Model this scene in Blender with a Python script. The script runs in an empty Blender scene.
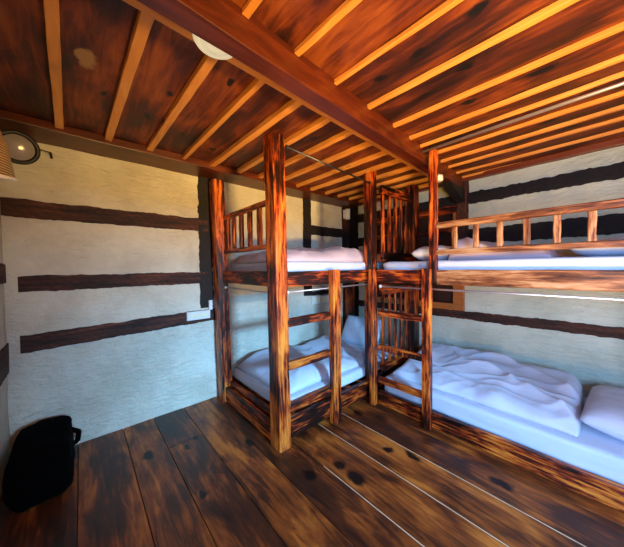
import bpy, bmesh, math, random
from mathutils import Vector, Matrix, noise
random.seed(7)
SC = bpy.context.scene
C = SC.collection
PI = math.pi

# ------------------------------------------------------------------ materials
def newmat(name):
    m = bpy.data.materials.new(name); m.use_nodes = True
    nt = m.node_tree; b = nt.nodes['Principled BSDF']
    return m, nt, b
def N(nt, t, **kw):
    n = nt.nodes.new(t)
    for k, v in kw.items(): setattr(n, k, v)
    return n
def ramp(nt, fac, stops):
    r = N(nt, 'ShaderNodeValToRGB'); e = r.color_ramp.elements
    while len(e) < len(stops): e.new(0.5)
    for i, (p, c) in enumerate(stops):
        e[i].position = p; e[i].color = (*c, 1)
    nt.links.new(fac, r.inputs[0]); return r.outputs[0]
def mapping(nt, scale, rnd=True, src='Object', rot=(0, 0, 0)):
    tc = N(nt, 'ShaderNodeTexCoord'); mp = N(nt, 'ShaderNodeMapping')
    mp.inputs['Scale'].default_value = scale; mp.inputs['Rotation'].default_value = rot
    nt.links.new(tc.outputs[src], mp.inputs[0])
    if rnd:
        oi = N(nt, 'ShaderNodeObjectInfo'); mu = N(nt, 'ShaderNodeMath', operation='MULTIPLY')
        mu.inputs[1].default_value = 37.0
        nt.links.new(oi.outputs['Random'], mu.inputs[0])
        nt.links.new(mu.outputs[0], mp.inputs['Location'])
    return mp.outputs[0]
def noise_tex(nt, vec, scale, detail=5, rough=.55, dist=0.0):
    n = N(nt, 'ShaderNodeTexNoise')
    n.inputs['Scale'].default_value = scale; n.inputs['Detail'].default_value = detail
    n.inputs['Roughness'].default_value = rough; n.inputs['Distortion'].default_value = dist
    nt.links.new(vec, n.inputs['Vector']); return n.outputs['Fac']
def math_(nt, op, a, b, clamp=False):
    n = N(nt, 'ShaderNodeMath', operation=op); n.use_clamp = clamp
    for i, x in enumerate((a, b)):
        if isinstance(x, (int, float)): n.inputs[i].default_value = x
        else: nt.links.new(x, n.inputs[i])
    return n.outputs[0]
def mixc(nt, f, a, b, mode='MIX'):
    n = N(nt, 'ShaderNodeMix', data_type='RGBA', blend_type=mode)
    for s, x in ((n.inputs[0], f), (n.inputs[6], a), (n.inputs[7], b)):
        if isinstance(x, (int, float)): s.default_value = x
        elif isinstance(x, tuple): s.default_value = (*x, 1)
        else: nt.links.new(x, s)
    return n.outputs[2]
def bump(nt, b, h, strength, dist=.01):
    n = N(nt, 'ShaderNodeBump'); n.inputs['Strength'].default_value = strength
    n.inputs['Distance'].default_value = dist
    nt.links.new(h, n.inputs['Height']); nt.links.new(n.outputs[0], b.inputs['Normal'])
AX = {'x': (1, 9, 9), 'y': (9, 1, 9), 'z': (9, 9, 1)}

def burnt(axis, name, bright=1.0, dark=0.0, grey=False):
    m, nt, b = newmat(name)
    s = AX[axis]
    v = mapping(nt, tuple(k * 1.0 for k in s))
    v2 = mapping(nt, tuple(2.2 if k == 1 else 9 for k in s))
    g = noise_tex(nt, v, 4.6, 8, .7, .8)
    bl = noise_tex(nt, v2, .95, 4, .6, .3)
    fine = noise_tex(nt, mapping(nt, tuple(1.5 if k == 1 else 60 for k in s)), 1.0, 4, .6)
    f = math_(nt, 'ADD', math_(nt, 'MULTIPLY', g, .45), math_(nt, 'MULTIPLY', bl, .55))
    f = math_(nt, 'ADD', f, math_(nt, 'MULTIPLY', math_(nt, 'SUBTRACT', fine, .5), .30))
    f = math_(nt, 'SUBTRACT', f, dark)
    k = bright
    if grey:
        st = [(.36, (.016, .006, .004)), (.45, (.10, .03, .012)), (.51, (.24, .09, .035)), (.57, (.42, .22, .10)), (.68, (.45, .33, .22))]
    else:
        st = [(.41, (.004, .0015, .001)), (.465, (.045, .006, .002)), (.50, (.26, .026, .004)), (.54, (.56, .11, .012)), (.64, (.88, .27, .03))]
    col = ramp(nt, f, [(p, tuple(min(1, q * k) for q in c)) for p, c in st])
    nt.links.new(col, b.inputs['Base Color'])
    b.inputs['Roughness'].default_value = .42
    b.inputs['Specular IOR Level'].default_value = .4
    bump(nt, b, f, .5, .01)
    return m
def stained(axis, name, stops, rough=.45, knots=True):
    m, nt, b = newmat(name)
    s = AX[axis]
    g = noise_tex(nt, mapping(nt, tuple(.8 * k for k in s)), 2.6, 6, .6, 1.2)
    big = noise_tex(nt, mapping(nt, tuple(1.0 if k == 1 else 2.0 for k in s)), 1.3, 3, .5)
    f = math_(nt, 'ADD', math_(nt, 'MULTIPLY', g, .6), math_(nt, 'MULTIPLY', big, .4))
    col = ramp(nt, f, stops)
    if knots:
        vo = N(nt, 'ShaderNodeTexVoronoi'); vo.inputs['Scale'].default_value = 3.1
        nt.links.new(mapping(nt, tuple(.55 if k == 1 else 1.2 for k in s)), vo.inputs['Vector'])
        kf = ramp(nt, vo.outputs['Distance'], [(.03, (.03, .03, .03)), (.11, (1, 1, 1))])
        col = mixc(nt, 1.0, col, kf, 'MULTIPLY')
    nt.links.new(col, b.inputs['Base Color'])
    b.inputs['Roughness'].default_value = rough
    bump(nt, b, g, .25, .006)
    return m
def plaster(name, c1, c2):
    m, nt, b = newmat(name)
    v = mapping(nt, (1, 1, 1), False)
    a = noise_tex(nt, v, 2.2, 6, .6)
    n2 = noise_tex(nt, v, 26, 5, .6)
    n3 = noise_tex(nt, mapping(nt, (5, 5, 14), False), 2.4, 5, .6, .6)
    col = ramp(nt, a, [(.35, c1), (.62, c2)])
    nt.links.new(col, b.inputs['Base Color'])
    b.inputs['Roughness'].default_value = .9
    h = math_(nt, 'ADD', math_(nt, 'MULTIPLY', n2, .35), math_(nt, 'MULTIPLY', n3, 1.0))
    bump(nt, b, h, .95, .025)
    return m
def plain(name, c, rough=.5, metal=0.0, emit=None, var=.12, scale=12):
    m, nt, b = newmat(name)
    n = noise_tex(nt, mapping(nt, (1, 1, 1)), scale, 4)
    lo = tuple(x * (1 - var) for x in c); hi = tuple(min(1, x * (1 + var)) for x in c)
    nt.links.new(ramp(nt, n, [(.3, lo), (.7, hi)]), b.inputs['Base Color'])
    b.inputs['Roughness'].default_value = rough; b.inputs['Metallic'].default_value = metal
    return m
def cloth(name, c):
    m, nt, b = newmat(name)
    n = noise_tex(nt, mapping(nt, (1, 1, 1)), 5, 5)
    w = noise_tex(nt, mapping(nt, (1, 2.2, 1)), 9, 4, .5, .8)
    nt.links.new(ramp(nt, n, [(.3, tuple(x * .93 for x in c)), (.7, c)]), b.inputs['Base Color'])
    b.inputs['Roughness'].default_value = .85
    b.inputs['Sheen Weight'].default_value = .15
    bump(nt, b, w, .35, .012)
    return m

M = {}
for a in 'xyz':
    M['burnt_' + a] = burnt(a, 'burnt_pine_' + a)
    M['burntd_' + a] = burnt(a, 'deep_burnt_pine_' + a, .85, .03)
M['weathered_x'] = burnt('x', 'weathered_pine_x', 1, -.01, True)
M['weathered_z'] = burnt('z', 'weathered_pine_z', 1, -.03, True)
M['joist'] = stained('x', 'honey_pine_joist', [(.30, (.50, .17, .025)), (.5, (.72, .29, .05)), (.7, (.85, .40, .09))], .5)
M['batten'] = stained('y', 'honey_pine_batten', [(.30, (.50, .16, .025)), (.5, (.70, .27, .045)), (.7, (.80, .36, .08))], .5, False)
M['beam_y'] = stained('y', 'red_stained_beam', [(.30, (.02, .003, .001)), (.5, (.08, .012, .003)), (.7, (.17, .033, .006))], .4)
M['beam_x'] = stained('x', 'red_stained_beam_x', [(.30, (.07, .014, .005)), (.5, (.15, .03, .009)), (.7, (.22, .05, .014))], .4)
def wallbeam(axis, name, stops):
    m, nt, b = newmat(name)
    g = noise_tex(nt, mapping(nt, AX[axis]), 3, 6, .65, .4)
    chis = N(nt, 'ShaderNodeTexWave'); chis.inputs['Scale'].default_value = 9; chis.inputs['Distortion'].default_value = 3
    chis.bands_direction = 'DIAGONAL'
    nt.links.new(mapping(nt, (1, 1, 1)), chis.inputs['Vector'])
    f = math_(nt, 'ADD', math_(nt, 'MULTIPLY', g, .85), math_(nt, 'MULTIPLY', chis.outputs['Fac'], .035))
    nt.links.new(ramp(nt, f, stops), b.inputs['Base Color'])
    b.inputs['Roughness'].default_value = .75
    bump(nt, b, f, .7, .012)
    return m
BR = [(.35, (.010, .003, .002)), (.52, (.07, .017, .006)), (.68, (.20, .055, .016))]
BK = [(.35, (.004, .003, .003)), (.55, (.012, .006, .004)), (.75, (.05, .022, .012))]
M['wb_y'] = wallbeam('y', 'brown_wall_timber_y', BR); M['wb_x'] = wallbeam('x', 'brown_wall_timber_x', BR)
M['bk_y'] = wallbeam('y', 'black_wall_timber_y', BK); M['bk_x'] = wallbeam('x', 'black_wall_timber_x', BK)
M['bk_z'] = wallbeam('z', 'black_wall_timber_z', BK)
M['wb_z'] = wallbeam('z', 'brown_wall_timber_z', BR)
M['plaster'] = plaster('lime_plaster', (.60, .56, .44), (.78, .76, .62))
M['plaster2'] = plaster('lime_plaster_back', (.56, .62, .50), (.70, .76, .63))
M['steel'] = plain('brushed_steel', (.62, .63, .65), .45, .85, var=.05)
M['dark_steel'] = plain('dark_steel', (.12, .12, .13), .35, .9)
M['white_plastic'] = plain('white_plastic', (.80, .80, .76), .4, var=.04)
M['ivory'] = plain('ivory_diffuser', (.85, .82, .62), .5, var=.04)
M['black_plastic'] = plain('black_plastic', (.008, .008, .009), .45)
M['black_cloth'] = plain('black_cloth', (.0012, .0011, .0012), 1.0)
M['black_cloth'].node_tree.nodes['Principled BSDF'].inputs['Specular IOR Level'].default_value = .05
M['rattan'] = None
M['sheet'] = cloth('white_sheet', (.62, .71, .86))
M['duvet'] = cloth('white_duvet', (.64, .70, .84))
M['pink'] = cloth('pinkish_duvet', (.62, .52, .60))
M['diffuser'] = plain('lit_diffuser', (.85, .82, .62), .5, var=.02)
_b = M['diffuser'].node_tree.nodes['Principled BSDF']; _b.inputs['Emission Color'].default_value = (1, .93, .6, 1); _b.inputs['Emission Strength'].default_value = .38
M['glass_face'] = plain('frosted_glass_lens', (.30, .26, .24), .15)
M['shutter'] = stained('z', 'dark_shutter_boards', [(.3, (.010, .004, .003)), (.5, (.03, .009, .005)), (.7, (.07, .02, .009))], .5, False)
M['window_wood'] = stained('x', 'window_frame_pine', [(.3, (.25, .07, .015)), (.5, (.42, .14, .03)), (.7, (.55, .22, .05))], .45, False)
# rattan
m, nt, b = newmat('woven_rattan')
w = N(nt, 'ShaderNodeTexWave'); w.inputs['Scale'].default_value = 40; w.bands_direction = 'Z'
nt.links.new(mapping(nt, (1, 1, 1), False), w.inputs['Vector'])
nt.links.new(ramp(nt, w.outputs['Fac'], [(.2, (.18, .09, .02)), (.7, (.70, .48, .16))]), b.inputs['Base Color'])
b.inputs['Roughness'].default_value = .6; bump(nt, b, w.outputs['Fac'], .6, .004)
M['rattan'] = m

def knot_mask(nt, pts, sx=1.0):
    """soft dark ovals at world positions, elongated along x"""
    tc = N(nt, 'ShaderNodeTexCoord')
    nz = N(nt, 'ShaderNodeTexNoise'); nz.inputs['Scale'].default_value = 14; nz.inputs['Detail'].default_value = 3
    nt.links.new(tc.outputs['Object'], nz.inputs['Vector'])
    sc = N(nt, 'ShaderNodeVectorMath', operation='MULTIPLY_ADD')
    nt.links.new(nz.outputs['Color'], sc.inputs[0]); sc.inputs[1].default_value = (.07, .07, 0)
    nt.links.new(tc.outputs['Object'], sc.inputs[2])
    out = None
    for (x, y, r, st) in pts:
        sub = N(nt, 'ShaderNodeVectorMath', operation='SUBTRACT'); nt.links.new(sc.outputs[0], sub.inputs[0])
        sub.inputs[1].default_value = (x + .035, y + .035, 0)
        ml = N(nt, 'ShaderNodeVectorMath', operation='MULTIPLY'); nt.links.new(sub.outputs[0], ml.inputs[0])
        ml.inputs[1].default_value = (1 / (r * st), 1 / r, 0)
        ln = N(nt, 'ShaderNodeVectorMath', operation='LENGTH'); nt.links.new(ml.outputs[0], ln.inputs[0])
        v = ln.outputs['Value']
        out = v if out is None else math_(nt, 'MINIMUM', out, v)
    return out
def board_mat(name, axis, stops, rough, knots, seams=None, lightspots=None, rvar=.4, coat=0.0):
    m, nt, b = newmat(name)
    at = N(nt, 'ShaderNodeAttribute', attribute_name='board')
    tc = N(nt, 'ShaderNodeTexCoord')
    cb = N(nt, 'ShaderNodeCombineXYZ')
    of = math_(nt, 'MULTIPLY', at.outputs['Fac'], 23.0)
    nt.links.new(of, cb.inputs[0]); nt.links.new(of, cb.inputs[1]); nt.links.new(of, cb.inputs[2])
    ad = N(nt, 'ShaderNodeVectorMath', operation='ADD')
    nt.links.new(tc.outputs['Object'], ad.inputs[0]); nt.links.new(cb.outputs[0], ad.inputs[1])
    mp = N(nt, 'ShaderNodeMapping'); mp.inputs['Scale'].default_value = (.7, 6.5, 1) if axis == 'x' else (8, 1.0, 1)
    nt.links.new(ad.outputs[0], mp.inputs[0])
    g = noise_tex(nt, mp.outputs[0], 3.2, 7, .62, 1.3)
    mp2 = N(nt, 'ShaderNodeMapping'); mp2.inputs['Scale'].default_value = (1.3, 3, 1)
    nt.links.new(ad.outputs[0], mp2.inputs[0])
    big = noise_tex(nt, mp2.outputs[0], 1.6, 4, .55, .5)
    f = math_(nt, 'ADD', math_(nt, 'MULTIPLY', g, .38), math_(nt, 'MULTIPLY', big, .62))
    f = math_(nt, 'ADD', f, math_(nt, 'MULTIPLY', math_(nt, 'SUBTRACT', at.outputs['Fac'], .5), .10))
    col = ramp(nt, f, stops)
    if knots:
        km = knot_mask(nt, knots)
        kf = ramp(nt, km, [(.55, (.012, .01, .01)), (1.0, (1, 1, 1))])
        n = N(nt, 'ShaderNodeMath', operation='MULTIPLY')
        col = mixc(nt, 1.0, col, kf, 'MULTIPLY')
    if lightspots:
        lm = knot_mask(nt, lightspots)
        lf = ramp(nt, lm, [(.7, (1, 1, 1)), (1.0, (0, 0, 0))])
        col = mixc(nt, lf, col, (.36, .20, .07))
    nt.links.new(col, b.inputs['Base Color'])
    rr = N(nt, 'ShaderNodeMapRange'); rr.inputs[3].default_value = rough; rr.inputs[4].default_value = rough + .25
    nt.links.new(big, rr.inputs[0]); nt.links.new(rr.outputs[0], b.inputs['Roughness'])
    b.inputs['Coat Weight'].default_value = coat; b.inputs['Coat Roughness'].default_value = .25
    bump(nt, b, g, .22, .006)
    return m
M['floor'] = board_mat('dark_floor_boards', 'x',
    [(.34, (.012, .005, .003)), (.46, (.07, .016, .004)), (.54, (.24, .055, .008)), (.65, (.55, .16, .02))], .33,
    [(-1.28, 1.38, .045, 1.4), (-1.36, 1.16, .05, 1.4), (-1.72, 1.78, .05, 1.3), (-1.13, 1.78, .035, 1.6), (-.96, 1.86, .035, 2.2),
     (-1.12, 1.38, .06, 1.5), (-2.25, .62, .022, 2.6), (-2.31, .70, .02, 2.4), (-2.35, .36, .05, 1.6), (-1.62, 2.02, .04, 1.8),
     (-.45, 2.05, .05, 1.8), (-.3, 1.5, .06, 1.5), (-1.95, 1.02, .04, 1.8), (-1.7, .55, .03, 1.6)], coat=.08)
M['seam'] = plain('pale_seam_strip', (.55, .42, .26), .6)  # pale colour for strips along some floor seams
M['ceil'] = board_mat('red_brown_ceiling_boards', 'x',
    [(.36, (.012, .002, .001)), (.46, (.060, .009, .002)), (.54, (.16, .028, .003)), (.66, (.32, .08, .010))], .45,
    [(-2.1, .37, .03, 1.5), (-2.0, .13, .02, 2.5), (-1.42, .66, .03, 1.4), (-1.75, .42, .022, 1.8), (-2.3, .9, .03, 1.5),
     (-.62, 1.27, .03, 1.6), (-.85, 1.28, .025, 1.8), (-.5, 1.55, .03, 2), (-.75, 1.62, .025, 2), (-.25, 1.9, .035, 2.5),
     (-.1, 2.1, .03, 3), (-.6, 1.9, .03, 2), (-.3, 2.6, .03, 3), (-.2, 2.85, .03, 3), (-.5, 3.05, .03, 3), (-1.8, 1.2, .03, 1.5),
     (-1.6, 1.45, .03, 1.8), (-2.2, .62, .02, 1.6), (-.5, .95, .03, 1.7), (-.35, 1.25, .03, 2)],
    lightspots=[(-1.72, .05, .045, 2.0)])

# ------------------------------------------------------------------ mesh helpers
def add_box(bm, lo, hi, rot=None, piv=None, seg=None, jit=0.0, mi=0, seed=0):
    """box, optionally cut into seg pieces along its longest side and slightly hewn"""
    lo = Vector(lo); hi = Vector(hi); d = hi - lo
    ax = max(range(3), key=lambda i: d[i])
    n = seg or 1
    a1, a2 = [i for i in range(3) if i != ax]
    rings = []
    rnd = random.Random(seed * 31 + int(abs(lo.x * 977 + lo.y * 331 + lo.z * 77) * 10))
    for k in range(n + 1):
        t = k / n; ring = []
        jx = [(rnd.uniform(-jit, jit), rnd.uniform(-jit, jit)) for _ in range(4)]
        for q, (u, v) in enumerate(((0, 0), (1, 0), (1, 1), (0, 1))):
            p = Vector((0, 0, 0)); p[ax] = lo[ax] + d[ax] * t
            p[a1] = lo[a1] + d[a1] * u + jx[q][0]; p[a2] = lo[a2] + d[a2] * v + jx[q][1]
            if rot is not None: p = rot @ (p - piv) + piv
            ring.append(bm.verts.new(p))
        rings.append(ring)
    fs = []
    for k in range(n):
        for q in range(4):
            fs.append(bm.faces.new((rings[k][q], rings[k][(q + 1) % 4], rings[k + 1][(q + 1) % 4], rings[k + 1][q])))
    fs.append(bm.faces.new(rings[0][::-1])); fs.append(bm.faces.new(rings[-1]))
    for f in fs: f.material_index = mi
    bmesh.ops.recalc_face_normals(bm, faces=fs)
    return fs
def add_tube(bm, a, b, r, n=12, r2=None):
    a = Vector(a); b = Vector(b); d = (b - a).normalized()
    u = d.orthogonal().normalized(); w = d.cross(u)
    r2 = r if r2 is None else r2
    A = [bm.verts.new(a + (u * math.cos(t) + w * math.sin(t)) * r) for t in (2 * PI * i / n for i in range(n))]
    B = [bm.verts.new(b + (u * math.cos(t) + w * math.sin(t)) * r2) for t in (2 * PI * i / n for i in range(n))]
    fs = [bm.faces.new((A[i], A[(i + 1) % n], B[(i + 1) % n], B[i])) for i in range(n)]
    fs += [bm.faces.new(A[::-1]), bm.faces.new(B)]
    bmesh.ops.recalc_face_normals(bm, faces=fs)
def add_lathe(bm, prof, c, axis=Vector((0, 0, 1)), n=40, closed=True):
    c = Vector(c); axis = Vector(axis).normalized(); u = axis.orthogonal().normalized(); w = axis.cross(u)
    rings = []
    for (r, h) in prof:
        rings.append([bm.verts.new(c + axis * h + (u * math.cos(t) + w * math.sin(t)) * max(r, 1e-4)) for t in (2 * PI * i / n for i in range(n))])
    fs = []
    for k in range(len(rings) - 1):
        for i in range(n):
            fs.append(bm.faces.new((rings[k][i], rings[k][(i + 1) % n], rings[k + 1][(i + 1) % n], rings[k + 1][i])))
    if closed:
        fs.append(bm.faces.new(rings[0][::-1])); fs.append(bm.faces.new(rings[-1]))
    bmesh.ops.recalc_face_normals(bm, faces=fs)
def BM(): return bmesh.new()
def origin(p):
    v = Vector((0, 0, 0))
    while p is not None: v += p.location; p = p.parent
    return v
def obj(name, bm, mat, parent=None, bevel=0.0, smooth=False, sub=0, loc=None):
    me = bpy.data.meshes.new(name)
    off = origin(parent)
    if loc is not None: off = off + (Vector(loc) - off)
    bmesh.ops.translate(bm, verts=bm.verts, vec=-off)
    bm.to_mesh(me); bm.free()
    for mm in (mat if isinstance(mat, (list, tuple)) else [mat]): me.materials.append(mm)
    o = bpy.data.objects.new(name, me); C.objects.link(o)
    o.parent = parent
    if loc is not None: o.location = Vector(loc) - origin(parent)
    if smooth:
        for p in me.polygons: p.use_smooth = True
    if bevel:
        md = o.modifiers.new('bevel', 'BEVEL'); md.width = bevel; md.segments = 2; md.limit_method = 'ANGLE'
    if sub:
        md = o.modifiers.new('sub', 'SUBSURF'); md.levels = sub; md.render_levels = sub
    return o
def box(name, lo, hi, mat, parent=None, bevel=.004, seg=None, jit=0.0, loc=None):
    bm = BM(); add_box(bm, lo, hi, seg=seg, jit=jit)
    return obj(name, bm, mat, parent, bevel, loc=loc)
def thing(name, label, cat, loc, group=None):
    o = bpy.data.objects.new(name, None); C.objects.link(o); o.location = loc; o.empty_display_size = .1
    o['label'] = label; o['category'] = cat
    if group: o['group'] = group
    return o
def tag(o, label, cat, group=None):
    o['label'] = label; o['category'] = cat
    if group: o['group'] = group
    return o
def struct(o): o['kind'] = 'structure'; return o

# ------------------------------------------------------------------ room
XL, XR, YN, YB, ZC = -2.91, 1.70, -.42, 3.45, 2.50
# floor boards in one mesh
edges = [-1.0, -.72, YN, -.05, .255, .495, .765, 1.03, 1.29, 1.61, 1.90, 2.20, 2.50, 2.80, 3.12, 3.55]
edges = [-.52, -.05, .255, .495, .765, 1.03, 1.29, 1.61, 1.90, 2.20, 2.50, 2.80, 3.12, 3.55]
joints = {3: [-2.33], 2: [-.9], 5: [-.2], 1: [.2], 4: [.6]}
bm = BM(); lay = bm.faces.layers.float.new('board')
rb = random.Random(3)
for i in range(len(edges) - 1):
    xs = [XL - .1] + joints.get(i, []) + [XR + .1]
    for k in range(len(xs) - 1):
        fs = add_box(bm, (xs[k] + .0015, edges[i] + .002, -.04), (xs[k + 1] - .0015, edges[i + 1] - .002, 0), jit=.0)
        r = rb.random()
        for f in fs: f[lay] = r
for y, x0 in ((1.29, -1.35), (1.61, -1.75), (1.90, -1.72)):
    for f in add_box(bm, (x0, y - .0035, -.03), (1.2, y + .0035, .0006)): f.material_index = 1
fs = add_box(bm, (XL - .1, -.52, -.08), (XR + .1, YB + .1, -.045))
for f in fs: f[lay] = 0.0
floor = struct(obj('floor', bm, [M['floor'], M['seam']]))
md = floor.modifiers.new('bevel', 'BEVEL'); md.width = .002; md.segments = 1; md.limit_method = 'ANGLE'

# walls: lumpy plaster sheets with thickness
def lumpy_wall(name, axis, pos, a0, a1, z0, z1, inward, mat, holes=(), step=.05, amp=.007, thick=.25):
    """grid of cells on the inner face (skipping holes) plus a box shell behind"""
    bm = BM(); vs = {}
    As = [a0 + (a1 - a0) * i / round((a1 - a0) / step) for i in range(round((a1 - a0) / step) + 1)]
    Zs = [z0 + (z1 - z0) * i / round((z1 - z0) / step) for i in range(round((z1 - z0) / step) + 1)]
    def snap(L, v): return min(L, key=lambda q: abs(q - v))
    hs = [(snap(As, h[0]), snap(As, h[1]), snap(Zs, h[2]), snap(Zs, h[3])) for h in holes]
    def V(a, z, back=0):
        k = (a, z, back)
        if k not in vs:
            n = noise.fractal(Vector((a * 2.1, z * 2.6, pos)), 1.0, 2.0, 3) * amp if not back else 0
            p = pos + inward * n - inward * thick * back
            vs[k] = bm.verts.new((p, a, z) if axis == 'x' else (a, p, z))
        return vs[k]
    def inh(a, z): return any(h[0] < a < h[1] and h[2] < z < h[3] for h in hs)
    fs = []
    for i in range(len(As) - 1):
        for j in range(len(Zs) - 1):
            if inh((As[i] + As[i + 1]) / 2, (Zs[j] + Zs[j + 1]) / 2): continue
            for bk in (0, 1):
                fs.append(bm.faces.new((V(As[i], Zs[j], bk), V(As[i + 1], Zs[j], bk), V(As[i + 1], Zs[j + 1], bk), V(As[i], Zs[j + 1], bk))))
    # reveal and outer edges
    be = [e for e in bm.edges if len(e.link_faces) == 1]
    keys = {v: k for k, v in vs.items()}
    done = set()
    for e in be:
        k1, k2 = keys[e.verts[0]], keys[e.verts[1]]
        if k1[2] == 0:
            fs.append(bm.faces.new((vs[k1], vs[k2], V(k2[0], k2[1], 1), V(k1[0], k1[1], 1))))
    bmesh.ops.recalc_face_normals(bm, faces=fs)
    o = obj(name, bm, mat)
    for p in o.data.polygons: p.use_smooth = True
    struct(o); return o
lumpy_wall('wall_left', 'x', XL, YN - .25, YB + .25, -.05, 2.62, 1, M['plaster'])
lumpy_wall('wall_back', 'y', YB, XL, XR, -.05, 2.62, -1, M['plaster2'], holes=[(-2.45, -1.2, .95, 2.12)])
# near and right walls, with an invented doorway and window to let light in
lumpy_wall('wall_near', 'y', YN, XL, XR, -.05, 2.62, 1, M['plaster'], holes=[(.65, 1.6, -.01, 2.05)], thick=.12)
lumpy_wall('wall_right', 'x', XR, YN, YB, -.05, 2.62, -1, M['plaster'], holes=[(.58, 1.5, .75, 1.95)], thick=.15)

# ceiling boards, one mesh, each bay its own board
jl = [-.05, .23, .51, .77, 1.04, 1.31, 1.57, 1.84, 2.10, 2.36, 2.62, 2.87, 3.12, 3.36]
jr = [-.02, .25, .53, .81, 1.10, 1.43, 1.76, 2.03, 2.235, 2.48, 2.72, 2.93, 3.185, 3.40]
def beam_x(y): return -.96 - .05 * y      # right face of the main beam
bm = BM(); lay = bm.faces.layers.float.new('board'); rb = random.Random(11)
for L, x0, x1 in ((jl, XL - .1, -1.06), (jr, -1.06, XR + .1)):
    ys = [-.55] + L + [YB + .1]
    for i in range(len(ys) - 1):
        fs = add_box(bm, (x0 + .001, ys[i] + .001, ZC), (x1 - .001, ys[i + 1] - .001, ZC + .03)); r = rb.random()
        for f in fs: f[lay] = r
fs = add_box(bm, (XL - .1, -.55, ZC + .035), (XR + .1, YB + .1, ZC + .08))
for f in fs: f[lay] = .0
struct(obj('ceiling', bm, M['ceil']))

# joists
rj = random.Random(5)
for i, y in enumerate(jl):
    w = .020 + rj.uniform(-.003, .005); dy = .02 + rj.uniform(-.008, .008)
    bm = BM()
    fs = add_box(bm, (-2.605, y - w, 2.462), (-1.10 - .05 * y, y + w, ZC - .001), seg=14, jit=.0018)
    for v in bm.verts: v.co.y += dy * (v.co.x + 1.1)
    struct(obj('trim_1', bm, M['joist'], bevel=.003))
for i, y in enumerate(jr):
    w = .0125 + rj.uniform(-.002, .004); dy = .04 if i < 8 else rj.uniform(-.01, .02)
    bm = BM()
    add_box(bm, (beam_x(y) - .02, y - w, 2.474), (XR - .02, y + w, ZC - .001), seg=20, jit=.0018)
    for v in bm.verts: v.co.y += dy * (v.co.x + 1.0)
    struct(obj('trim_2', bm, M['joist'], bevel=.003))
# main beam along y, slightly askew, with the batten at its left
bm = BM(); add_box(bm, (-.095, YN, 2.358), (0, YB - .01, ZC - .001), seg=16, jit=.002)
for v in bm.verts: v.co.x += beam_x(v.co.y)
struct(obj('trim_3', bm, M['beam_y'], bevel=.006))
bm = BM(); add_box(bm, (-.17, YN, 2.448), (-.1, YB - .01, ZC - .001), seg=12, jit=.001)
for v in bm.verts: v.co.x += beam_x(v.co.y) - .065
struct(obj('trim_4', bm, M['batten'], bevel=.003))
# wall plates
bm = BM(); add_box(bm, (XL - .02, YN, 2.435), (-2.60, YB, ZC - .001), seg=20, jit=.003)
struct(obj('trim_5', bm, M['beam_y'], bevel=.006))
bm = BM(); add_box(bm, (-2.66, YB - .06, 2.44), (XR, YB + .02, ZC - .001), seg=20, jit=.002)
struct(obj('trim_6', bm, M['beam_x'], bevel=.006))

# timbers set into the walls, with ragged plaster edges
def timber(name, axis, pos, inward, a0, a1, z0, z1, mat, vertical=False, rag=.008, drop=0.0, out=.012):
    bm = BM(); L = (z1 - z0) if vertical else (a1 - a0); n = max(4, int(L / .025))
    rnd = random.Random(int((a0 * 13 + z0 * 7) * 100)); rows = []
    for k in range(n + 1):
        t = k / n; row = []
        for side in (0, 1):
            q = noise.noise(Vector((t * L * 9, side * 5 + a0, z0))) * rag + rnd.uniform(-rag, rag) * .35
            if vertical: a = (a0, a1)[side] + q; z = z0 + (z1 - z0) * t
            else: a = a0 + (a1 - a0) * t; z = (z0, z1)[side] + q + drop * t
            for dep in (out, -.05):
                p = pos + inward * (dep + (rnd.uniform(-.002, .002) if dep > 0 else 0))
                row.append(bm.verts.new((p, a, z) if axis == 'x' else (a, p, z)))
        rows.append(row)
    fs = []
    for k in range(n):
        A, B = rows[k], rows[k + 1]
        for i, j in ((0, 2), (2, 3), (3, 1), (1, 0)): fs.append(bm.faces.new((A[i], A[j], B[j], B[i])))
    for R in (rows[0], rows[-1]): fs.append(bm.faces.new((R[0], R[2], R[3], R[1])))
    bmesh.ops.recalc_face_normals(bm, faces=fs)
    return struct(obj(name, bm, mat))
timber('trim_7', 'x', XL, 1, YN, 1.06, 1.85, 1.985, M['wb_y'])
timber('trim_8', 'x', XL, 1, YN + .07, 1.10, 1.29, 1.41, M['wb_y'])
timber('trim_9', 'x', XL, 1, YN + .07, 1.12, .83, .96, M['wb_y'], drop=.045)
timber('trim_10', 'x', XL, 1, .96, 1.10, 1.02, 2.44, M['bk_z'], True, rag=.015)
timber('trim_11', 'x', XL, 1, 2.42, 2.57, 1.05, 2.44, M['bk_z'], True)
timber('trim_12', 'x', XL, 1, 2.57, YB, 1.93, 2.07, M['bk_y'])
timber('trim_13', 'x', XL, 1, 3.26, YB, .0, 2.44, M['wb_z'], True)
timber('trim_14', 'x', XL, 1, 2.42, 3.1, 1.03, 1.09, M['bk_y'])
timber('trim_15', 'y', YB, -1, XL, -2.72, .5, 2.44, M['bk_z'], True)
timber('trim_16', 'y', YB, -1, XL, XR, 2.17, 2.30, M['bk_x'], rag=.016)
timber('trim_17', 'y', YB, -1, -1.1, XR, 1.70, 1.87, M['bk_x'], rag=.014)
timber('trim_18', 'y', YB, -1, XL, XR, .80, .90, M['wb_x'], rag=.010)
timber('trim_19', 'y', YB, -1, XL, -2.45, 1.78, 1.92, M['bk_x'])
timber('trim_20', 'y', YB, -1, -1.20, -1.08, 1.42, 2.45, M['wb_z'], True, out=.045)
timber('trim_21', 'y', YN, 1, XL, -2.35, 1.36, 1.50, M['wb_x'])
timber('trim_22', 'y', YN, 1, XL, -2.35, .70, .92, M['wb_x'])
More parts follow.
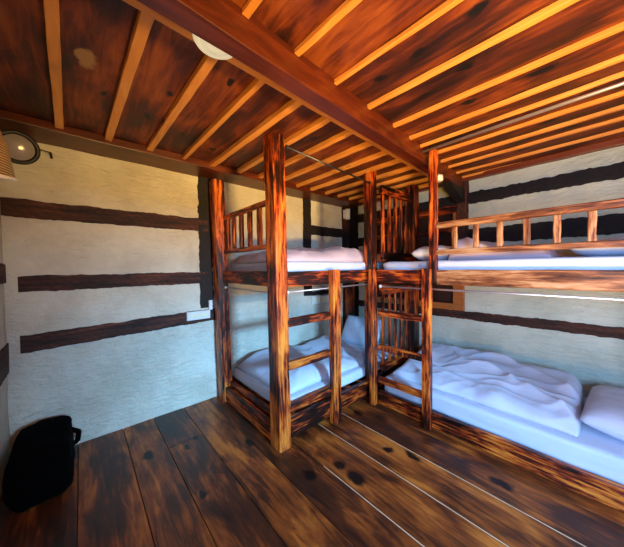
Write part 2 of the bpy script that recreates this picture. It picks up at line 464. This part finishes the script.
# corbel under the beam end at the back wall
bm = BM()
pr = [(3.42, 2.35), (2.98, 2.35), (3.10, 2.30), (3.42, 2.19)]
A = [bm.verts.new((-1.21, y, z)) for y, z in pr]; B = [bm.verts.new((-1.11, y, z)) for y, z in pr]
bm.faces.new(A); bm.faces.new(B[::-1])
for i in range(4): bm.faces.new((A[i], A[(i + 1) % 4], B[(i + 1) % 4], B[i]))
bmesh.ops.recalc_face_normals(bm, faces=bm.faces)
struct(obj('trim_23', bm, M['bk_y'], bevel=.004))

# back window: pine frame, closed dark shutters behind panes
w = struct(box('window_1', (-2.45, YB - .03, .90), (-1.12, YB + .04, .98), M['window_wood'], bevel=.004))
def wpart(n, lo, hi, m, b=.003): return box(n, lo, hi, m, w, b)
wpart('window_frame', (-2.50, YB - .03, .98), (-2.42, YB + .04, 2.12), M['burntd_z'])
wpart('window_frame', (-1.245, YB - .03, .98), (-1.12, YB + .04, 2.12), M['window_wood'])
wpart('lintel', (-2.55, YB - .035, 2.09), (-1.16, YB + .04, 2.18), M['burntd_x'])
wpart('mullion', (-1.88, YB - .01, .98), (-1.82, YB + .04, 2.09), M['burntd_z'])
wpart('crossbar', (-1.82, YB - .008, 1.86), (-1.26, YB + .03, 1.92), M['burntd_x'])
wpart('crossbar', (-2.42, YB - .008, 1.86), (-1.88, YB + .03, 1.92), M['burntd_x'])
wpart('shutter', (-2.46, YB + .06, .94), (-1.20, YB + .09, 2.13), M['shutter'])
w3 = struct(box('added_window_2', (XR - .02, .53, .70), (XR + .15, 1.55, .76), M['window_wood']))  # invented window, out of view, added to admit light
for y in (.54, 1.49): box('window_frame', (XR - .01, y, .76), (XR + .12, y + .05, 1.95), M['burntd_z'], w3)
box('window_frame', (XR - .01, .59, 1.91), (XR + .12, 1.49, 1.96), M['burntd_x'], w3)
# frame of the invented, unseen doorway in the near wall (behind the camera's right)
w2 = struct(box('added_door_1', (.60, YN - .12, 2.03), (1.65, YN + .02, 2.11), M['window_wood']))
for x in (.60, 1.59): box('added_door_frame', (x, YN - .12, 0), (x + .06, YN + .02, 2.03), M['burntd_z'], w2)

# ------------------------------------------------------------------ bunk bed along the left wall
BA = thing('bunk_bed', 'scorched pine bunk bed against the left wall with a railing over its foot end', 'bunk bed', (-2.25, 2.2, 0))
def part(n, lo, hi, parent, axis, kind='burnt_', seg=10, jit=.0025, bev=.006):
    return box(n, lo, hi, M[kind + axis], parent, bev, seg=seg, jit=jit)
p1 = part('post', (-2.845, 1.115, 0), (-2.715, 1.225, 2.385), BA, 'z', 'burnt_', 14)
p2 = part('post', (-1.805, 1.125, 0), (-1.665, 1.235, 2.50), BA, 'z', 'burnt_', 16, .004)
part('post', (-1.765, 2.335, 0), (-1.668, 2.445, 2.49), BA, 'z', 'burntd_', 14, .003)
part('post', (-2.86, 3.27, 0), (-2.75, 3.38, 1.40), BA, 'z', 'burntd_', 10)
part('post', (-1.745, 3.30, 0), (-1.665, 3.39, 1.40), BA, 'z', 'burntd_', 10)
part('side_rail', (-1.74, 1.235, 1.29), (-1.69, 2.335, 1.415), BA, 'y', 'burntd_')
part('side_rail', (-1.74, 1.235, .055), (-1.69, 2.335, .21), BA, 'y', 'burntd_')
part('side_rail', (-1.74, 2.455, 1.29), (-1.69, 3.30, 1.415), BA, 'y', 'burntd_')
part('side_rail', (-1.74, 2.455, .055), (-1.69, 3.30, .21), BA, 'y', 'burntd_')
part('side_rail', (-2.85, 1.225, 1.29), (-2.80, 3.27, 1.415), BA, 'y', 'burntd_')
part('side_rail', (-2.85, 1.225, .055), (-2.80, 3.27, .21), BA, 'y', 'burntd_')
part('foot_rail', (-2.715, 1.14, 1.295), (-1.805, 1.19, 1.42), BA, 'x', 'burntd_')
part('foot_rail', (-2.715, 1.14, .02), (-1.805, 1.19, .165), BA, 'x')
part('foot_rail', (-2.715, 1.195, .165), (-1.805, 1.235, .215), BA, 'x', 'burntd_')
part('head_rail', (-2.75, 3.31, 1.29), (-1.745, 3.36, 1.415), BA, 'x', 'burntd_')
part('head_rail', (-2.75, 3.31, .055), (-1.745, 3.36, .21), BA, 'x', 'burntd_')
# slatted decks that carry the mattresses
for z in (.205, 1.315):
    bm = BM()
    for k in range(9):
        y = 1.27 + k * .24
        add_box(bm, (-2.80, y, z - .02), (-1.74, y + .09, z))
    obj('bed_base', bm, M['burntd_x'], BA)
for v in p1.data.vertices:
    if v.co.z > 0: v.co.y -= .055 * v.co.z / 2.4
for v in p2.data.vertices: v.co.x -= .03 * v.co.z / 2.4
g = part('guard_rail', (-2.715, 1.15, 1.965), (-1.805, 1.19, 2.01), BA, 'x', seg=8)
part('guard_rail', (-2.715, 1.15, 1.605), (-1.805, 1.19, 1.645), BA, 'x', seg=8)
for px in (-2.66, -2.52, -2.36, -2.19, -2.02):
    part('spindle', (px, 1.155, 1.645), (px + .055, 1.185, 1.965), g, 'z', seg=5)
lad = part('ladder', (-1.69, 1.70, 0), (-1.625, 1.795, 1.425), BA, 'z')
lad['label'] = 'side stile of the three-rung ladder'
for z in (1.005, .655, .305):
    part('rung', (-1.715, 1.225, z - .033), (-1.665, 1.705, z + .033), lad, 'y', 'burntd_', 6)

# ------------------------------------------------------------------ bunk bed along the back wall
BB = thing('bunk_bed', 'scorched pine bunk bed along the back wall with a railed upper bunk', 'bunk bed', (-.6, 2.85, 0))
YF = 2.30
XE = .48
part('post', (-1.685, 3.10, 0), (-1.58, 3.235, 2.455), BB, 'z', 'burntd_', 12)
part('post', (XE, YF, 0), (XE + .1, YF + .1, 2.455), BB, 'z')
part('post', (XE, 3.30, 0), (XE + .1, 3.40, 2.455), BB, 'z')
part('post', (-1.035, YF - .005, 1.30), (-.975, YF + .055, 2.455), BB, 'z', seg=10, jit=.003)['label'] = 'slim post rising beside the upper bunk opening'
part('front_rail', (-1.585, YF + .01, 1.285), (-1.035, YF + .055, 1.412), BB, 'x')
part('front_rail', (-.975, YF + .01, 1.285), (XE, YF + .055, 1.412), BB, 'x', 'weathered_')
part('front_rail', (-1.585, YF + .02, .0), (XE, YF + .065, .14), BB, 'x')
part('back_rail', (-1.58, 3.34, 1.285), (XE, 3.385, 1.40), BB, 'x', 'burntd_')
part('back_rail', (-1.58, 3.34, .0), (XE, 3.385, .12), BB, 'x', 'burntd_')
part('end_rail', (XE + .02, YF + .1, 1.285), (XE + .07, 3.30, 1.40), BB, 'y')
part('end_rail', (XE + .02, YF + .1, .0), (XE + .07, 3.30, .12), BB, 'y')
for z in (.11, 1.345):
    bm = BM()
    for k in range(9):
        x = -1.54 + k * .23
        add_box(bm, (x, YF + .05, z - .02), (x + .09, 3.35, z))
    obj('bed_base', bm, M['burntd_y'], BB)
# left end panel of upright slats, upper and lower
ep = part('end_panel', (-1.655, 2.455, 2.235), (-1.60, 3.10, 2.33), BB, 'y', 'burntd_')
for z0, z1 in ((1.50, 1.60), (1.14, 1.26), (.30, .37)):
    part('panel_rail', (-1.655, 2.455, z0), (-1.60, 3.10, z1), ep, 'y', 'burntd_', 6)
for y in (2.50, 2.635, 2.76, 2.88, 3.0):
    part('slat', (-1.645, y - .024, 1.60), (-1.615, y + .014, 2.235), ep, 'z', seg=6)
    part('slat', (-1.645, y - .024, .37), (-1.620, y + .010, 1.14), ep, 'z', seg=6)
gr = part('guard_rail', (-.975, YF, 1.77), (XE, YF + .05, 1.82), BB, 'x', 'weathered_')
part('guard_rail', (-.975, YF, 1.545), (XE, YF + .05, 1.585), BB, 'x', 'weathered_')
for k in range(9):
    px = -.850 + k * .155
    part('spindle', (px, YF + .01, 1.585), (px + .038, YF + .04, 1.77), gr, 'z', 'weathered_', 4)
l2 = part('ladder', (-1.60, YF - .055, 0), (-1.535, YF + .005, 1.42), BB, 'z')
for v in ():
    pass
l2.location.x -= .045
l3 = part('ladder_stile', (-1.122, YF - .055, 0), (-1.052, YF + .005, 1.425), l2, 'z')
l3.location.x += .045
for i, z in enumerate((.975, .62, .285)):
    rg = part('rung', (-1.585, YF - .045, z - .028), (-1.11, YF - .002, z + .030), l2, 'x', 'burnt_', 6)
    rg.location.x += .045
    if i == 1:
        for k in range(11):
            x = -1.54 + k * .038
            box('notch', (x, YF - .049, z - .022), (x + .014, YF - .0435, z + .020), M['burntd_z'], l2, .001).location.x += .045

# ------------------------------------------------------------------ mattresses and bedding
def soft_box(name, lo, hi, mat, label, cat, group=None, r=.04, amp=.006, seed=0):
    lo = Vector(lo); hi = Vector(hi); c = (lo + hi) / 2
    bm = BM()
    bmesh.ops.create_cube(bm, size=1)
    bmesh.ops.subdivide_edges(bm, edges=bm.edges, cuts=27, use_grid_fill=True)
    h = (hi - lo) / 2
    for v in bm.verts:
        p = Vector((v.co.x * 2 * h.x, v.co.y * 2 * h.y, v.co.z * 2 * h.z))
        q = Vector([max(-(h[i] - r), min(h[i] - r, p[i])) for i in range(3)])
        d = p - q
        if d.length > 1e-6: p = q + d.normalized() * min(d.length, r) if d.length > r else q + d.normalized() * d.length
        n = noise.fractal(Vector((p.x * 4 + seed, p.y * 4, p.z * 9)), 1, 2, 3) * amp
        out = Vector((p.x / h.x, p.y / h.y, p.z / h.z)); m_ = max(abs(out.x), abs(out.y), abs(out.z))
        for i in range(3):
            if abs(out[i]) >= m_ - .05 and not (i == 2 and out[i] < 0): p[i] += n * (1 if out[i] > 0 else -1) - amp * .5 * (1 if out[i] > 0 else -1)
        v.co = p + c
    o = obj(name, bm, mat, smooth=True, loc=(c.x, c.y, lo.z))
    return tag(o, label, cat, group)
soft_box('mattress', (-2.785, 1.245, 1.317), (-1.745, 3.29, 1.505), M['sheet'], 'white sheeted mattress on the upper bunk against the left wall', 'mattress', seed=1)
soft_box('mattress', (-2.785, 1.245, .217), (-1.755, 3.29, .335), M['sheet'], 'white sheeted mattress on the lower bunk against the left wall', 'mattress', seed=2)
soft_box('mattress', (-1.565, YF + .075, 1.347), (XE - .01, 3.33, 1.498), M['sheet'], 'flat white mattress behind the railing of the back upper bunk', 'mattress', seed=3)
soft_box('mattress', (-1.565, YF + .075, .112), (XE - .01, 3.33, .285), M['sheet'], 'white sheeted mattress on the lower bunk along the back wall', 'mattress', seed=4)

def heap(name, x0, x1, y0, y1, zb, hfun, mat, label, cat, nx=110, ny=80, edge=.07, seed=0, fold=.02, fdir=(1.0, .35), ffreq=9, skew=None):
    """a draped quilt: closed height field on top of its support, with pulled folds"""
    bm = BM(); top = []; bot = []
    for i in range(nx + 1):
        rt = []; rb_ = []
        for j in range(ny + 1):
            u = i / nx; v = j / ny
            x = x0 + (x1 - x0) * u; y = y0 + (y1 - y0) * v
            # wavy outline
            wob = .02 * noise.noise(Vector((x * 4 + seed, y * 4, 3)))
            ex = min(u, 1 - u) * (x1 - x0); ey = min(v, 1 - v) * (y1 - y0)
            e = min(1.0, ex / edge) ; e2 = min(1.0, ey / edge)
            env = math.sqrt(max(0, 1 - (1 - e) ** 2)) * math.sqrt(max(0, 1 - (1 - e2) ** 2))
            wx = x + .12 * noise.noise(Vector((x * 2.3, y * 2.3, seed))); wy = y + .12 * noise.noise(Vector((x * 2.1 + 9, y * 2.7, seed)))
            ph = (wx * fdir[1] + wy * fdir[0]) * ffreq + 2.2 * noise.noise(Vector((wx * 1.7, wy * 1.7, seed + 5)))
            ridge = (1 - abs(math.sin(ph))) ** 2.0
            ph2 = (wx * fdir[1] * -.8 + wy * fdir[0]) * ffreq * 2.1 + 3 * noise.noise(Vector((wx * 3, wy * 3, seed + 8)))
            ridge2 = (1 - abs(math.sin(ph2))) ** 1.5
            big = noise.fractal(Vector((x * 2.2 + seed, y * 2.2, seed)), 1, 2, 3)
            fm = .5 + .8 * max(-.4, noise.noise(Vector((x * 1.9, y * 1.9, seed + 20))))
            z = hfun(u, v) + big * fold * 1.0 + ridge * fold * fm * 1.1 + ridge2 * fold * .4 * fm
            z = max(.012, z) * env
            rt.append(bm.verts.new((x + wob, y + wob, zb + z))); rb_.append(bm.verts.new((x + wob, y + wob, zb - .0)) if 0 < i < nx and 0 < j < ny else None)
        top.append(rt); bot.append(rb_)
    fs = []
    for i in range(nx):
        for j in range(ny):
            fs.append(bm.faces.new((top[i][j], top[i + 1][j], top[i + 1][j + 1], top[i][j + 1])))
            g_ = lambda a, b: bot[a][b] or top[a][b]
            fs.append(bm.faces.new((g_(i, j), g_(i, j + 1), g_(i + 1, j + 1), g_(i + 1, j))))
    o = obj(name, bm, mat, smooth=True, loc=((x0 + x1) / 2, (y0 + y1) / 2, zb))
    return tag(o, label, cat)
def pillow(name, c, size, rot, mat, label, seed=0, sag=.0):
    bm = BM(); n = 40
    sx, sy, sz = size
    R = Matrix.Rotation(rot[2], 3, 'Z') @ Matrix.Rotation(rot[1], 3, 'Y') @ Matrix.Rotation(rot[0], 3, 'X')
    vt = {}
    for s in (1, -1):
        for i in range(n + 1):
            for j in range(n + 1):
                u = i / n * 2 - 1; v = j / n * 2 - 1
                if s == -1 and (i in (0, n) or j in (0, n)): vt[(s, i, j)] = vt[(1, i, j)]; continue
                th = ((1 - u ** 4) * (1 - v ** 4)) ** .5
                pinch = 1 - .07 * (v * v) * (1 - abs(u) ** 3); pinch2 = 1 - .07 * (u * u) * (1 - abs(v) ** 3)
                cr = noise.fractal(Vector((u * 2.2 + seed, v * 2.2, s * 3)), 1, 2, 3) * .07
                cr += .05 * (1 - abs(math.sin((u + v * .4) * 5 + seed))) ** 2 * (abs(u) + abs(v)) * .5
                p = Vector((u * sx / 2 * pinch, v * sy / 2 * pinch2, s * sz / 2 * th * (1 + cr * 1.4)))
                p.z -= sag * u * u
                vt[(s, i, j)] = bm.verts.new(R @ p + Vector(c))
    fs = []
    for s in (1, -1):
        for i in range(n):
            for j in range(n):
                q = (vt[(s, i, j)], vt[(s, i + 1, j)], vt[(s, i + 1, j + 1)], vt[(s, i, j + 1)])
                fs.append(bm.faces.new(q if s == 1 else q[::-1]))
    o = obj(name, bm, mat, smooth=True, loc=c)
    return tag(o, label, 'pillow')
g2 = lambda u, a, s: math.exp(-((u - a) / s) ** 2)
# left upper bunk
heap('duvet', -2.77, -1.78, 1.27, 3.26, 1.502, lambda u, v: .06 + .16 * g2(v, .50, .26) * (1 - .6 * u) + .03 * g2(v, .1, .12), M['pink'],
     'pinkish white duvet heaped on the upper bunk against the left wall', 'duvet', seed=2, fold=.03, fdir=(.8, .7), ffreq=12, edge=.13)
# left lower bunk
heap('duvet', -2.76, -1.83, 1.29, 2.75, .334, lambda u, v: .045 + .10 * g2(v, .25, .25) * (1 - .5 * u) + .06 * (1 - u) * g2(v, .85, .3), M['duvet'],
     'white duvet spread rumpled over the lower bunk against the left wall', 'duvet', seed=5, fold=.034, fdir=(.8, .8), ffreq=11, edge=.13)
pillow('pillow', (-2.35, 3.03, .515), (.62, .42, .13), (math.radians(58), 0, math.radians(4)), M['duvet'],
       'white pillow propped upright at the head of the left lower bunk', seed=1)
# back lower bunk
heap('duvet', -1.52, -.105, 2.47, 3.31, .284, lambda u, v: .05 + (.10 * g2(u, .27, .25) + .105) * (v ** .8) + .05 * g2(u, .75, .3) * v, M['duvet'],
     'white duvet bunched in long folds on the back lower bunk', 'duvet', seed=7, fold=.046, fdir=(1.0, .55), ffreq=10, edge=.1)
pillow('pillow', (.19, 2.91, .375), (.56, .76, .20), (0, 0, math.radians(-3)), M['duvet'],
       'white pillow lying at the right end of the back lower bunk', seed=4)
# back upper bunk
heap('duvet', -.96, -.25, 2.50, 3.30, 1.496, lambda u, v: .05 + .12 * g2(u, .12, .3) + .02 * v, M['pink'],
     'crumpled pinkish duvet behind the railing of the back upper bunk', 'duvet', seed=9, fold=.035, fdir=(.4, 1))
pillow('pillow', (-1.15, 2.75, 1.572), (.36, .50, .15), (0, 0, math.radians(8)), M['duvet'],
       'white pillow poking past the slim post on the back upper bunk', seed=8)
pillow('pillow', (.13, 2.85, 1.555), (.60, .62, .13), (0, 0, 0), M['sheet'],
       'flat white pillow at the right end of the back upper bunk', seed=11)

# ------------------------------------------------------------------ curtain rods
def rod(a, b, r, mat, label, ends=True):
    bm = BM(); add_tube(bm, a, b, r)
    o = obj('curtain_rod', bm, mat, smooth=False, loc=a)
    for p in o.data.polygons: p.use_smooth = len(p.vertices) == 4
    tag(o, label, 'curtain rod')
    for e, q in ((a, b), (b, a)):
        d = (Vector(q) - Vector(e)).normalized(); bm = BM(); add_tube(bm, Vector(e) - d * .001, Vector(e) + d * .014, r * 1.8)
        obj('end_cap', bm, M['dark_steel'] if mat is M['dark_steel'] else M['white_plastic'], o)
    return o
rod((-2.715, 1.165, 1.245), (-1.805, 1.165, 1.24), .007, M['steel'], 'thin steel curtain rod across the foot of the left lower bunk')
rod((-1.695, 1.235, 1.25), (-1.695, 2.335, 1.262), .007, M['steel'], 'thin steel curtain rod under the side rail of the left upper bunk')
rod((-1.68, 1.235, 2.40), (-1.68, 2.335, 2.34), .009, M['dark_steel'], 'dark curtain rod near the ceiling above the left upper bunk')
rod((-1.555, YF + .022, 1.243), (XE, YF + .022, 1.238), .009, M['steel'], 'silver curtain rod just under the rail of the back upper bunk')
rod((-1.115, YF - .03, 2.448), (XE + .6, YF - .03, 2.440), .011, M['steel'], 'long bright steel curtain rod just below the ceiling')

# ------------------------------------------------------------------ lamps, switches
def lamp_disc(c, r, label):
    t = thing('ceiling_light', label, 'ceiling light', c)
    bm = BM(); add_lathe(bm, [(r * .9, .035), (r, .028), (r, .0), (r * .93, -.010), (r * .74, -.012)], c, n=56)
    obj('body', bm, M['diffuser'], t, smooth=True)
    bm = BM(); add_lathe(bm, [(r * .70, -.011), (r * .68, -.016), (r * .3, -.019), (0, -.019)], c, n=56)
    obj('diffuser', bm, M['diffuser'], t, smooth=True)
lamp_disc((-1.12, .462, 2.425), .094, 'round ivory ceiling light by the left of the main beam')
t = thing('spot_lamp', 'small white drum lamp under the far end of the main beam', 'lamp', (-1.135, 2.72, 2.355))
bm = BM(); add_lathe(bm, [(.046, 0), (.05, -.008), (.05, -.05), (.046, -.056), (.03, -.058), (0, -.058)], (-1.135, 2.72, 2.355))
obj('body', bm, M['white_plastic'], t, smooth=True)
t = thing('wall_light', 'small white box light on the dark timber in the far corner', 'wall light', (-2.86, 3.32, 2.32))
box('back_plate', (-2.898, 3.28, 2.25), (-2.88, 3.36, 2.39), M['white_plastic'], t)
bm = BM(); add_lathe(bm, [(.034, -.085), (.04, -.08), (.042, .08), (.036, .086), (0, .086)], (-2.835, 3.32, 2.315), n=28)
obj('shade', bm, M['white_plastic'], t, smooth=True)

def switchboard(y0, y1, z0, z1, label, n, tilt=0):
    t = thing('switch_panel', label, 'switch panel', (XL + .02, (y0 + y1) / 2, z0))
    box('back_box', (XL + .004, y0, z0), (XL + .03, y1, z1), M['white_plastic'], t, .003)
    box('face_plate', (XL + .03, y0 + .006, z0 + .006), (XL + .036, y1 - .006, z1 - .006), M['white_plastic'], t, .002)
    w_ = (y1 - y0 - .06) / n
    for k in range(n):
        a = y0 + .03 + k * w_
        box('switch', (XL + .036, a + .002, z0 + .02), (XL + .041, a + w_ - .002, z1 - .02), M['ivory'], t, .0015)
switchboard(.815, 1.055, .905, .995, 'long white switch panel on the left wall timber beside the bunk', 6)
switchboard(2.55, 3.0, .90, 1.015, 'white switch panel on the wall inside the left lower bunk', 5)
bm = BM(); add_box(bm, (XL + .006, 1.045, .995), (XL + .028, 1.085, 1.10))
tag(obj('conduit', bm, M['white_plastic'], bevel=.004, loc=(XL + .017, 1.065, .995)), 'short white conduit stub rising above the left wall switch panel', 'conduit')

# round black-rimmed spotlight aimed into the room
Cam = Vector((0, 0, 1.45))
lc = Vector((-2.62, -.292, 2.275)); ax = (Cam - lc).normalized()
t = thing('spotlight', 'round black-rimmed spotlight with dull glass lens high on the left wall', 'spotlight', lc)
bm = BM(); add_lathe(bm, [(.03, -.09), (.06, -.07), (.088, -.02), (.106, -.0), (.106, .016), (.094, .024), (.080, .014), (.080, -.005)], lc, ax, 48)
obj('rim', bm, M['black_plastic'], t, smooth=True)
bm = BM(); add_lathe(bm, [(.083, .000), (.06, .008), (.03, .012), (0, .013)], lc, ax, 40, closed=False)
obj('lens', bm, M['glass_face'], t, smooth=True)
bm = BM(); add_tube(bm, lc - ax * .08, (XL + .005, -.30, 2.30), .014); add_tube(bm, (XL, -.30, 2.30), (XL + .015, -.30, 2.30), .045, 20)
add_tube(bm, lc + Vector((0, .07, .02)), (-2.86, -.15, 2.36), .004)
add_tube(bm, (-2.86, -.15, 2.36), (-2.895, -.145, 2.33), .008)
obj('bracket', bm, M['black_plastic'], t)
# woven rattan shade at the left edge
rc = Vector((-1.25, -.234, 1.748))
t = thing('pendant_lamp', 'woven rattan pendant shade cut off by the left edge', 'pendant lamp', rc)
bm = BM(); axr = Vector((.18, .1, 1)).normalized()
add_lathe(bm, [(.04, .16), (.065, .10), (.088, .0), (.083, .0), (.055, .09), (.035, .135)], rc, axr, 48)
obj('shade', bm, M['rattan'], t, smooth=True)
bm = BM(); add_lathe(bm, [(.083, -.006), (.090, -.004), (.090, .006), (.083, .006)], rc, axr, 48)
obj('rim', bm, M['ivory'], t, smooth=True)
bm = BM(); add_tube(bm, rc + axr * .13, (rc.x + .04, rc.y + .02, 2.49), .004); obj('cord', bm, M['black_plastic'], t)

# ------------------------------------------------------------------ black bag in the corner
t = thing('bag', 'black backpack slumped on the floor in the near left corner', 'bag', (-2.62, -.27, 0))
bm = BM()
bmesh.ops.create_cube(bm, size=1)
bmesh.ops.subdivide_edges(bm, edges=bm.edges, cuts=15, use_grid_fill=True)
for v in bm.verts:
    p = v.co * 2
    q = Vector((p.x, p.y, p.z)); s_ = (abs(q.x) ** 5 + abs(q.y) ** 5 + abs(q.z) ** 5) ** .2
    q = q / s_
    n_ = noise.fractal(q * 1.6, 1, 2, 3) * .09
    q *= 1 + n_
    zz = (q.z + 1) / 2
    zz = max(0.0, zz)
    v.co = Vector((-2.55 + q.x * (.32 - .06 * zz) , -.225 + q.y * (.155 - .01 * zz) , .002 + zz * (.33 - .03 * q.x)))
    v.co.x = max(v.co.x, XL + .02); v.co.y = max(v.co.y, YN + .015)
obj('body', bm, M['black_cloth'], t, smooth=True)
bm = BM()
pts = [Vector((-2.66, -.15, .26)), Vector((-2.68, -.09, .25)), Vector((-2.70, -.04, .20)), Vector((-2.70, -.05, .13)), Vector((-2.68, -.12, .12))]
for a, b_ in zip(pts[:-1], pts[1:]): add_tube(bm, a, b_, .017, 10)
obj('strap', bm, M['black_cloth'], t)

# ------------------------------------------------------------------ camera
import math as _m
f, yaw, pitch, roll = 260.68, _m.radians(48.388), _m.radians(-1.4015), _m.radians(-.7212)
fw = Vector((-_m.sin(yaw) * _m.cos(pitch), _m.cos(yaw) * _m.cos(pitch), _m.sin(pitch)))
r = fw.cross(Vector((0, 0, 1))).normalized(); u = r.cross(fw)
R2 = r * _m.cos(roll) + u * _m.sin(roll); U2 = -r * _m.sin(roll) + u * _m.cos(roll)
cd = bpy.data.cameras.new('camera'); co = bpy.data.objects.new('camera', cd); C.objects.link(co)
mw = Matrix((R2, U2, -fw)).transposed().to_4x4(); mw.translation = Cam
co.matrix_world = mw
cd.sensor_fit = 'HORIZONTAL'; cd.sensor_width = 36; cd.lens = f / 624 * 36; cd.clip_start = .02
SC.camera = co

# ------------------------------------------------------------------ light
def area(name, loc, target, sx, sy, power, col, spread=180):
    l = bpy.data.lights.new(name, 'AREA'); l.shape = 'RECTANGLE'; l.size = sx; l.size_y = sy; l.energy = power; l.color = col
    l.spread = _m.radians(spread)
    o = bpy.data.objects.new(name, l); C.objects.link(o); o.location = loc
    o.rotation_euler = (Vector(target) - Vector(loc)).to_track_quat('-Z', 'Y').to_euler(); return o
# added lamps outside the invented openings: cool ones aimed down, warm ones aimed up
area('door_cool_fill', (1.15, YN - .45, 1.45), (.05, 1.7, .15), 1.0, 1.1, 84, (.25, .53, 1.0), 125)
area('door_warm_fill', (1.15, YN - .42, .35), (.2, .9, 2.9), 1.0, .7, 130, (1.0, .55, .11), 110)
area('window_cool_fill', (XR + 1.3, .75, 2.06), (-2.9, .75, .75), .5, .45, 125, (.24, .58, 1.0), 90)
area('window_warm_fill', (XR + 1.2, .75, .58), (-2.9, 1.1, 2.4), .6, .4, 112, (1.0, .60, .18), 100)
wd = bpy.data.worlds.new('world'); SC.world = wd; wd.use_nodes = True
wn = wd.node_tree
bg = wn.nodes['Background']
sky = wn.nodes.new('ShaderNodeTexSky'); sky.sky_type = 'NISHITA'; sky.sun_disc = False; sky.sun_elevation = _m.radians(45)
wn.links.new(sky.outputs[0], bg.inputs[0]); bg.inputs[1].default_value = .1

vs_ = SC.view_settings
SC.display_settings.display_device = 'sRGB'
vs_.view_transform = 'Standard'; vs_.look = 'None'; vs_.gamma = 1; vs_.exposure = 0.2; vs_.use_curve_mapping = False
